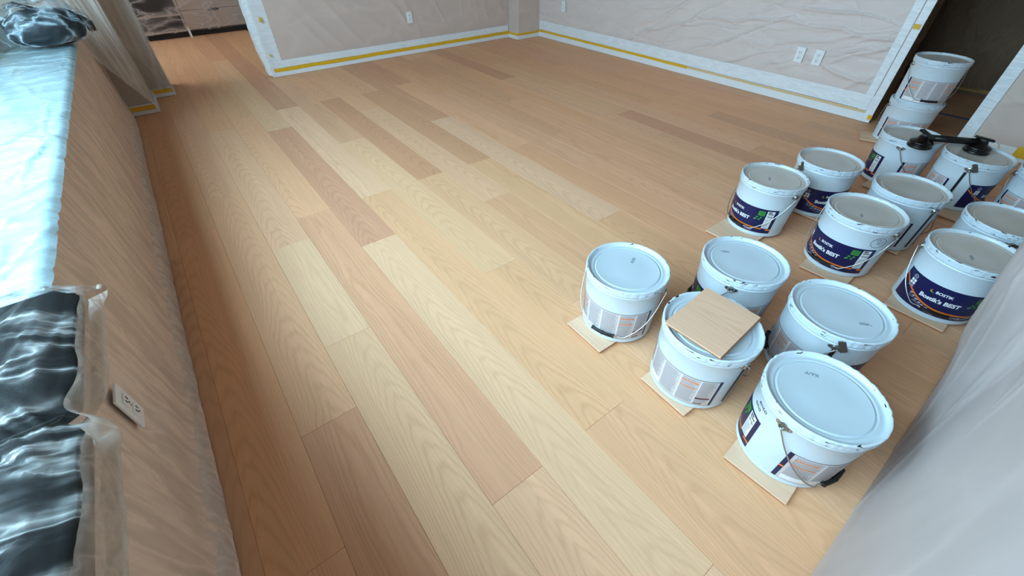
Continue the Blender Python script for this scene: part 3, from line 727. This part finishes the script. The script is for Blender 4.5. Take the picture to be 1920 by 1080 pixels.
def front_label():
    mb = MB(); st = lambda x: .046+1.35*(max(0, .02-x))**2*1.6+(.0 if x < .02 else -.02*(x-.02))
    arc_patch(mb, -HALF, HALF, .022, .160, .0004, 0)
    arc_patch(mb, -HALF+.004, .128, 0, 0, .0007, 1, lambda x: st(x), lambda x: st(x)+.0075)
    arc_patch(mb, .150, HALF, .040, .048, .0007, 1)
    wrap_text(mb, 'BOSTIK', .0165, -.012, .122, .0009, 2, .0004)
    wrap_text(mb, "Bostik's BEST", .0245, -.012, .085, .0009, 2, .0009)
    wrap_text(mb, 'TM', .005, .078, .096, .0009, 2)
    # leaf emblem left of the name: an orange and a green crescent
    for (r0, r1, a0, a1, mi) in ((.0035, .0065, 120, 260, 1), (.0065, .0095, 175, 315, 3)):
        v = []; f = []
        for i in range(9):
            a = math.radians(a0+(a1-a0)*i/8)
            for r in (r0, r1): v.append((-.050+r*math.cos(a), .128+r*math.sin(a)))
        for i in range(8): f.append((2*i, 2*i+1, 2*i+3, 2*i+2))
        mb.add([((br(z)+.0009)*math.cos(x/.142), (br(z)+.0009)*math.sin(x/.142), z) for x, z in v], f, mi)
    # small text under the stripe
    g = random.Random(4)
    for k in range(3):
        x = -.11
        while x < .09:
            w = g.uniform(.008, .02); z = st(x)-.009-.0075*k
            if k < 2 or x < .0: arc_patch(mb, x, x+w, z, z+.0028, .0007, 4 if k else 2)
            x += w+.004
    # green recommendation box, round green icons
    arc_patch(mb, .088, .118, .122, .148, .0008, 3)
    for (x, z) in ((.088, .112), (.106, .112), (.083, .101), (.100, .101)):
        v = [(x, z)]+[(x+.0058*math.cos(a), z+.0042*math.sin(a)) for a in np.linspace(0, 2*PI, 11)[:-1]]
        mb.add([((br(z_)+.0008)*math.cos(x_/.142), (br(z_)+.0008)*math.sin(x_/.142), z_) for x_, z_ in v], [(0, i+1, (i+1) % 10+1) for i in range(10)], 3)
    for z in (.142, .136, .130): arc_patch(mb, .092, .114, z-.001, z+.001, .0010, 0)
    # left: hexagon outline and four white squares
    for i in range(6):
        a0, a1 = math.radians(60*i+30), math.radians(60*i+90)
        v = [(-.128+r*math.cos(a), .140+r*math.sin(a)) for a in (a0, a1) for r in (.0085, .0098)]
        mb.add([((br(z)+.0008)*math.cos(x/.142), (br(z)+.0008)*math.sin(x/.142), z) for x, z in v], [(0, 1, 3, 2)], 2)
    arc_patch(mb, -.132, -.124, .137, .143, .0008, 4)
    for i in range(2):
        for j in range(3): arc_patch(mb, -.138+i*.0125, -.128+i*.0125, .118-j*.0125, .128-j*.0125, .0008, 2 if j < 2 else 4)
    # white hazard panel
    arc_patch(mb, .126, .160, .052, .152, .0008, 2)
    arc_patch(mb, .130, .147, .143, .149, .0011, 5); arc_patch(mb, .130, .156, .134, .139, .0011, 5)
    for (x, z) in ((.137, .122), (.150, .120)):
        for sc, mi, of in ((.0085, 5, .0011), (.0066, 2, .0013), (.0035, 5, .0015)):
            v = [(x+sc, z), (x, z+sc), (x-sc, z), (x, z-sc)]
            mb.add([((br(q)+of)*math.cos(p/.142), (br(q)+of)*math.sin(p/.142), q) for p, q in v], [(0, 1, 2, 3)], mi)
    for k in range(12): arc_patch(mb, .129, .157-.008*g.random(), .057+k*.0044, .0587+k*.0044, .0011, 4)
    return mb.mesh('front_label')
def back_label():
    mb = MB(); g = random.Random(9)
    arc_patch(mb, -HALF, HALF, .022, .160, .0004, 5)
    arc_patch(mb, -HALF+.012, HALF-.010, .0235, .1585, .0007, 6)
    arc_patch(mb, -HALF, -HALF+.011, .022, .160, .0008, 0); arc_patch(mb, HALF-.010, HALF, .022, .160, .0008, 0)
    arc_patch(mb, -HALF, -HALF+.011, .078, .086, .0010, 1)
    cols = [(-.156, -.088), (-.080, -.022), (-.014, .046), (.054, .108), (.114, .160)]
    for ci, (a, b_) in enumerate(cols):
        arc_patch(mb, b_+.0025, b_+.0055, .026, .156, .0009, 2)
        z = .152; k = 0
        while z > .032:
            if ci in (0, 3) and k in (3, 9):
                x = a
                while x < b_-.006:
                    w = g.uniform(.003, .006); arc_patch(mb, x, x+w, z-.0062, z, .0010, 1); x += w+.0013
                z -= .0095
            elif ci == 4 and .055 < z < .066:
                arc_patch(mb, a, b_, z-.007, z, .0010, 0); arc_patch(mb, a, b_, z, z+.0016, .0010, 1); z -= .010
            elif ci == 4 and z < .040:
                x = a
                while x < a+.03:
                    w = g.choice((.0006, .0012)); arc_patch(mb, x, x+w, .027, .036, .0010, 5); x += w+.0009
                break
            else:
                arc_patch(mb, a, b_-g.random()*.014, z-.0017, z, .0009, 4); z -= .0040
            k += 1
        if ci in (0, 1): arc_patch(mb, a, b_, .026, .048, .00095, 2)
    return mb.mesh('back_label')
BODY = body_mesh(); BODY.materials.append(M_PAIL); BODY.polygons.foreach_set('use_smooth', [True]*len(BODY.polygons))
LIDS = [lid_mesh(s) for s in (1, 2, 3)]
LIDS += [lid_mesh(s) for s in (4, 5, 6)]
for i_, L_ in enumerate(LIDS): L_.materials.append(M_LID if i_ < 3 else M_LID_FAR); L_.polygons.foreach_set('use_smooth', [len(p.vertices) < 5 for p in L_.polygons])
FLAB = front_label(); BLAB = back_label()
for m_ in FM: FLAB.materials.append(m_); BLAB.materials.append(m_)
def ear_mesh():
    mb = MB()
    # oval flange, domed cup and stud, axis +X
    def disc(rx, ry, x0, x1, n=24):
        v = [(x0, rx*math.cos(a), ry*math.sin(a)) for a in np.linspace(0, 2*PI, n+1)[:-1]]+[(x1, rx*.96*math.cos(a), ry*.96*math.sin(a)) for a in np.linspace(0, 2*PI, n+1)[:-1]]
        f = [(i, (i+1) % n, n+(i+1) % n, n+i) for i in range(n)]+[tuple(n+i for i in range(n))]
        mb.add(v, f)
    disc(.0235, .0105, 0, .0018)
    prof = [(.0135, .0015), (.0135, .005), (.0115, .0085), (.009, .0095), (.0078, .008), (.0078, .004), (0, .004)]
    v = []; f = []; n = 22
    for (r, x) in prof:
        for i in range(n): a = 2*PI*i/n; v.append((x, r*math.cos(a), r*math.sin(a)))
    for j in range(len(prof)-1):
        for i in range(n): f.append((j*n+i, j*n+(i+1) % n, (j+1)*n+(i+1) % n, (j+1)*n+i))
    mb.add(v, f)
    for s in (-1, 1): mb.box(.0015, .0026, s*.018-.0012, s*.018+.0012, -.0012, .0012)
    return mb.mesh('ear')
EAR = ear_mesh(); EAR.materials.append(M_METAL)
def bail_mesh(drop=.190):
    pts = []
    ey, ez = RT+.006, .232
    pts.append((0, ey-.003, ez)); pts.append((0, ey+.006, ez)); pts.append((.004, ey+.008, ez-.006))
    for t in np.linspace(80, -80, 41):
        a = math.radians(t); k = math.cos(a); f = min(1, (k/.86)**.85)
        z = ez-drop*f; r = max(br(z)+.006, 0)+.010*(1-abs(k-.55)) * (k < .9)
        pts.append((r*math.cos(a), r*math.sin(a), z))
    pts += [(.004, -ey-.008, ez-.006), (0, -ey-.006, ez), (0, -ey+.003, ez)]
    return MB().tube(pts, .0021, 8).mesh('handle'), pts
BAIL, BP = bail_mesh(); BAIL.materials.append(M_WIRE); BAIL.polygons.foreach_set('use_smooth', [True]*len(BAIL.polygons))
def grip_mesh():
    mb = MB(); z = .232-.190; pts = []
    for t in np.linspace(-17, 17, 9):
        a = math.radians(t); r = br(z)+.0085; pts.append((r*math.cos(a), r*math.sin(a), z))
    mb.tube(pts, .0068, 10)
    for k in (0, 4, 8): mb.tube([(pts[k][0]*(1-.0), pts[k][1]-.003, z), (pts[k][0], pts[k][1]+.003, z)], .0082, 10)
    return mb.mesh('grip')
GRIP = grip_mesh(); GRIP.materials.append(M_BLACK)
def copy(me_obj_name, me, parent):
    o = bpy.data.objects.new(me_obj_name, me); C.objects.link(o); o.parent = parent; return o

PAILS = []
def pail(x, y, ear, front_side, bail_side, label, z=.0155, stamp=None, lid=0):
    """ear: azimuth of one ear; front_side +1: printed front is 90 deg further round; bail_side 'f' or 'b'"""
    r = empty('pail', (x, y, z), math.radians(ear+90*front_side))
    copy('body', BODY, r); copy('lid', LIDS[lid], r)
    copy('front_label', FLAB, r); b = copy('back_label', BLAB, r); b.rotation_euler = (0, 0, PI)
    for s in (1, -1):
        e = copy('ear', EAR, r); e.location = (0, s*(RT-.0006), .232); e.rotation_euler = (0, 0, s*PI/2)
    h_ = copy('handle', BAIL, r)
    if bail_side == 'b': h_.rotation_euler = (0, 0, PI)
    g = copy('grip', GRIP, h_)
    if stamp is not None:
        a, rr, rot = stamp; mb = MB()
        gg = random.Random(int(a*10))
        for row in range(2):
            for k in range(8):
                if gg.random() < .88: mb.box(-.018+k*.0045, -.0152+k*.0045, -.005+row*.006, -.0012+row*.006, 0, .0002)
        s_ = mb.build('date_stamp', M_STAMP, r)
        s_.location = (rr*math.cos(a), rr*math.sin(a), .26505); s_.rotation_euler = (0, 0, rot)
    tag(r, label, 'bucket', 'white adhesive pails on wood offcuts')
    PAILS.append(r); return r
def stampw(ear, fs, wx, wy, wrot):     # stamp given as world offset from the lid centre
    a = math.radians(ear+90*fs); c, s = math.cos(-a), math.sin(-a)
    lx, ly = wx*c-wy*s, wx*s+wy*c
    return (math.atan2(ly, lx), math.hypot(lx, ly), wrot-a)
b1 = pail(1.073, .704, 288, 1, 'b', 'white pail with bluish lid and small print label, standing alone leftmost, nearest the open floor', stamp=stampw(288, 1, .055, .02, .4))
b2 = pail(1.063, .340, 260, 1, 'f', 'white pail with a square wood board resting on its lid', lid=1)
b3 = pail(1.075, .000, 171, -1, 'b', 'nearest and largest-looking white pail, steel ear facing the camera', stamp=stampw(171, -1, .05, .055, -1.1), lid=2)
b4 = pail(1.460, .459, 197, -1, 'f', 'white pail directly behind the board-topped pail, ear toward the camera', stamp=stampw(197, -1, .0, .08, -.75), lid=1)
b5 = pail(1.465, .117, 203, 1, 'b', 'white pail directly behind the nearest pail, ear with brown tape scrap', stamp=stampw(203, 1, .0, -.075, -.9), lid=2)
b6 = pail(2.213, .736, 253, -1, 'f', 'white pail with navy front label, leftmost of its row behind the lone pail', stamp=stampw(253, -1, -.03, .01, .5), lid=3)
b7 = pail(2.633, .650, 146, 1, 'b', 'white pail with shaded dark label behind the leftmost navy-label pail', lid=5)
b8 = pail(2.222, .323, 258, -1, 'f', 'white pail with navy label and a circled handwritten 2', stamp=stampw(258, -1, -.05, .0, .5), lid=4)
b9 = pail(2.619, .276, 242, 1, 'f', 'white pail behind the circled-2 pail, grey lid, back label in shade', lid=3)
b10 = pail(3.368, .504, 182, -1, 'b', 'white pail carrying the left cup of the black suction lifter', lid=4)
b11 = pail(3.338, .187, 186, 1, 'f', 'white pail carrying the right cup of the black suction lifter', lid=5)
b12 = pail(2.225, -.060, 102, 1, 'f', 'white pail with navy label beside the near wall sheeting', stamp=stampw(102, 1, -.05, -.0, .5), lid=3)
b13 = pail(2.614, -.085, 200, 1, 'b', 'white pail behind the navy-label pail at the near wall, small circled mark', lid=4)
b14 = pail(3.362, -.132, 99, -1, 'b', 'white pail cut off by the right edge of the frame, nearest the short wall', lid=5)
b16 = pail(4.114, .707, 123, -1, 'f', 'lower white pail of the two-high stack by the doorway', lid=3)
b15 = pail(4.114, .707, 123, -1, 'b', 'upper white pail of the two-high stack by the doorway', z=.0155+PHT-.012, lid=4)

# handwriting in marker
def handwriting(p, name, strokes, az_world, zc, sc):
    """strokes: list of polylines in (x,z) units, wrapped on the pail side"""
    base = p.rotation_euler[2]; mb = MB()
    a0 = math.radians(az_world)-base
    for st in strokes:
        pts = []
        for (x, z_) in st:
            zz = zc+z_*sc; a = a0+x*sc/.145; r = br(zz)+.0008; pts.append((r*math.cos(a), r*math.sin(a), zz))
        mb.tube(pts, .0007, 5)
    return mb.build(name, M_INK, p)
circ = [(1.6*math.cos(a), 1.3*math.sin(a)) for a in np.linspace(0, 6.6, 22)]
two = [(-.6, .3), (-.4, .8), (0, .9), (.3, .5), (0, 0), (-.2, -.35), (.1, -.1), (.5, -.5), (.9, .2), (.7, .7)]
handwriting(b8, 'handwritten_mark', [circ, two], 232, .198, .019)
handwriting(b13, 'handwritten_mark', [circ, [(-.3, 0), (0, .4), (.3, 0), (0, -.4)]], 152, .205, .013)
def scribble(p, text, az_world, zc, size, rot):
    base = p.rotation_euler[2]; mb = MB(); a0 = math.radians(az_world)-base
    wrap_text(mb, text, size, a0*.142, zc, .0009, 0, rot=rot)
    return mb.build('handwriting', M_INK, p)
scribble(b3, 'ento', 143, .205, .022, -.05)
scribble(b3, 'ono', 136, .186, .022, -.05)

# tape scraps on the ears of some pails
def scrap(p, az, label=None):
    base = p.rotation_euler[2]; a = math.radians(az)-base; r = RT+.006
    o = MB().box(-.002, .003, -.010, .010, -.024, .022, bev=.002).build('tape_scrap', simple('brown_tape_scrap', (70, 58, 50), .5, noise=.3), p)
    o.location = (r*math.cos(a), r*math.sin(a), .248); o.rotation_euler = (.5, -.1, a)
for p, a in ((b5, 207), (b7, 150), (b11, 191)): scrap(p, a)

# dark strips running down from some ears
DARK = simple('dark_strip', (34, 28, 26), .45, noise=.3)
for p, az_ in ((b11, 183), (b9, 243), (b2, 262), (b5, 203)):
    mb = MB(); a0 = (math.radians(az_)-p.rotation_euler[2])*.142
    arc_patch(mb, a0-.006, a0+.006, .02, .216, .0022, 0)
    mb.build('ear_strip', DARK, p)

# ------------------------------------------------------------------ wood offcuts below the pails
def offcut(cx, cy, rot, label, s=.19, z=.0002, seed=0, thick=.0145, light=1.0, sy=None):
    sy = sy or s
    r = empty('wood_offcut', (cx, cy, z), rot)
    top = MB().box(-s/2, s/2, -sy/2, sy/2, thick*.62, thick, bev=.0006).build('oak_face', M_OAKC, r)
    top.color = (*[float(v) for v in s2l((234, 196, 164))], 1)
    MB().box(-s/2+.003, s/2+.005, -sy/2+.002, sy/2-.004, 0, thick*.6).build('ply_core', M_PLYEDGE, r)
    tag(r, label, 'wood offcut', 'oak board offcuts under the pails')
    return r
offcut(.982, .708, -.03, 'pale square oak offcut under the lone leftmost pail')
offcut(1.008, .343, -.03, 'pale square oak offcut under the board-topped pail')
offcut(.990, .002, .07, 'cracked square oak offcut under the nearest pail')
offcut(1.47, .455, .0, 'oak offcut under the pail behind the board-topped pail')
offcut(1.47, .120, .0, 'oak offcut under the pail behind the nearest pail')
offcut(2.035, .745, .0, 'oak offcut poking out under the leftmost navy-label pail', sy=.22)
offcut(2.60, .62, .0, 'oak offcut under the pail with the shaded dark label')
offcut(2.13, .31, .05, 'oak offcut poking out under the circled-2 pail', sy=.20)
offcut(2.60, .25, .0, 'oak offcut under the grey-lid pail behind the circled-2 pail')
offcut(3.24, .46, .0, 'oak offcut under the pail with the left suction cup')
offcut(3.20, .14, .0, 'oak offcut under the pail with the right suction cup')
offcut(2.155, -.045, .02, 'oak offcut poking out under the navy-label pail by the near wall', sy=.21)
offcut(2.61, -.085, .0, 'oak offcut under the pail with a small circled mark')
offcut(3.36, -.12, .0, 'oak offcut under the pail at the right frame edge')
offcut(4.03, .80, .3, 'oak offcut poking out under the two-high stack')
# square board on top of a lid
bd = empty('wood_board', (1.063, .345, .0155+PHT+.0006), .06)
o = MB().box(-.125, .125, -.095, .095, .0085, .0135, bev=.0006).build('oak_face', M_OAKC, bd); o.color = (*[float(v) for v in s2l((222, 180, 150))], 1)
MB().box(-.121, .128, -.097, .091, 0, .0083).build('ply_core', M_PLYEDGE, bd)
tag(bd, 'square oak board lying on the lid of a pail', 'board')

# ------------------------------------------------------------------ suction lifter
LZ = .0155+PHT-.0115
c_l, c_r = Vector((3.222, .430, LZ)), Vector((3.385, .215, LZ))
lift = empty('suction_lifter', (c_l+c_r)/2)
mid = (c_l+c_r)/2
for i, c in enumerate((c_l, c_r)):
    q = c-mid
    cup = MB().lathe([(.0, 0), (.056, 0), (.059, .004), (.057, .012), (.050, .016), (.050, .020), (.056, .022), (.056, .030), (.046, .036), (.030, .042), (.024, .060), (0, .062)], 36).build('suction_cup', M_RUBBER, lift, True)
    cup.location = q
    lv = MB().box(-.013, .013, -.045, .045, 0, .012, bev=.003).build('lever', M_BLACK, lift)
    lv.location = q+Vector((0, 0, .066)); lv.rotation_euler = (.16, 0, -.6+1.2*i)
d = (c_r-c_l).normalized()
MB().tube([c_l-mid+Vector((0, 0, .052)), c_r-mid+Vector((0, 0, .052))], .018, 12).build('handle_bar', M_BLACK, lift, True)
for c in (c_l, c_r):
    MB().box(-.02, .02, -.016, .016, .03, .072, bev=.004).build('mount', M_BLACK, lift).location = c-mid
tag(lift, 'black double suction-cup lifter lying across two pail lids', 'suction lifter')
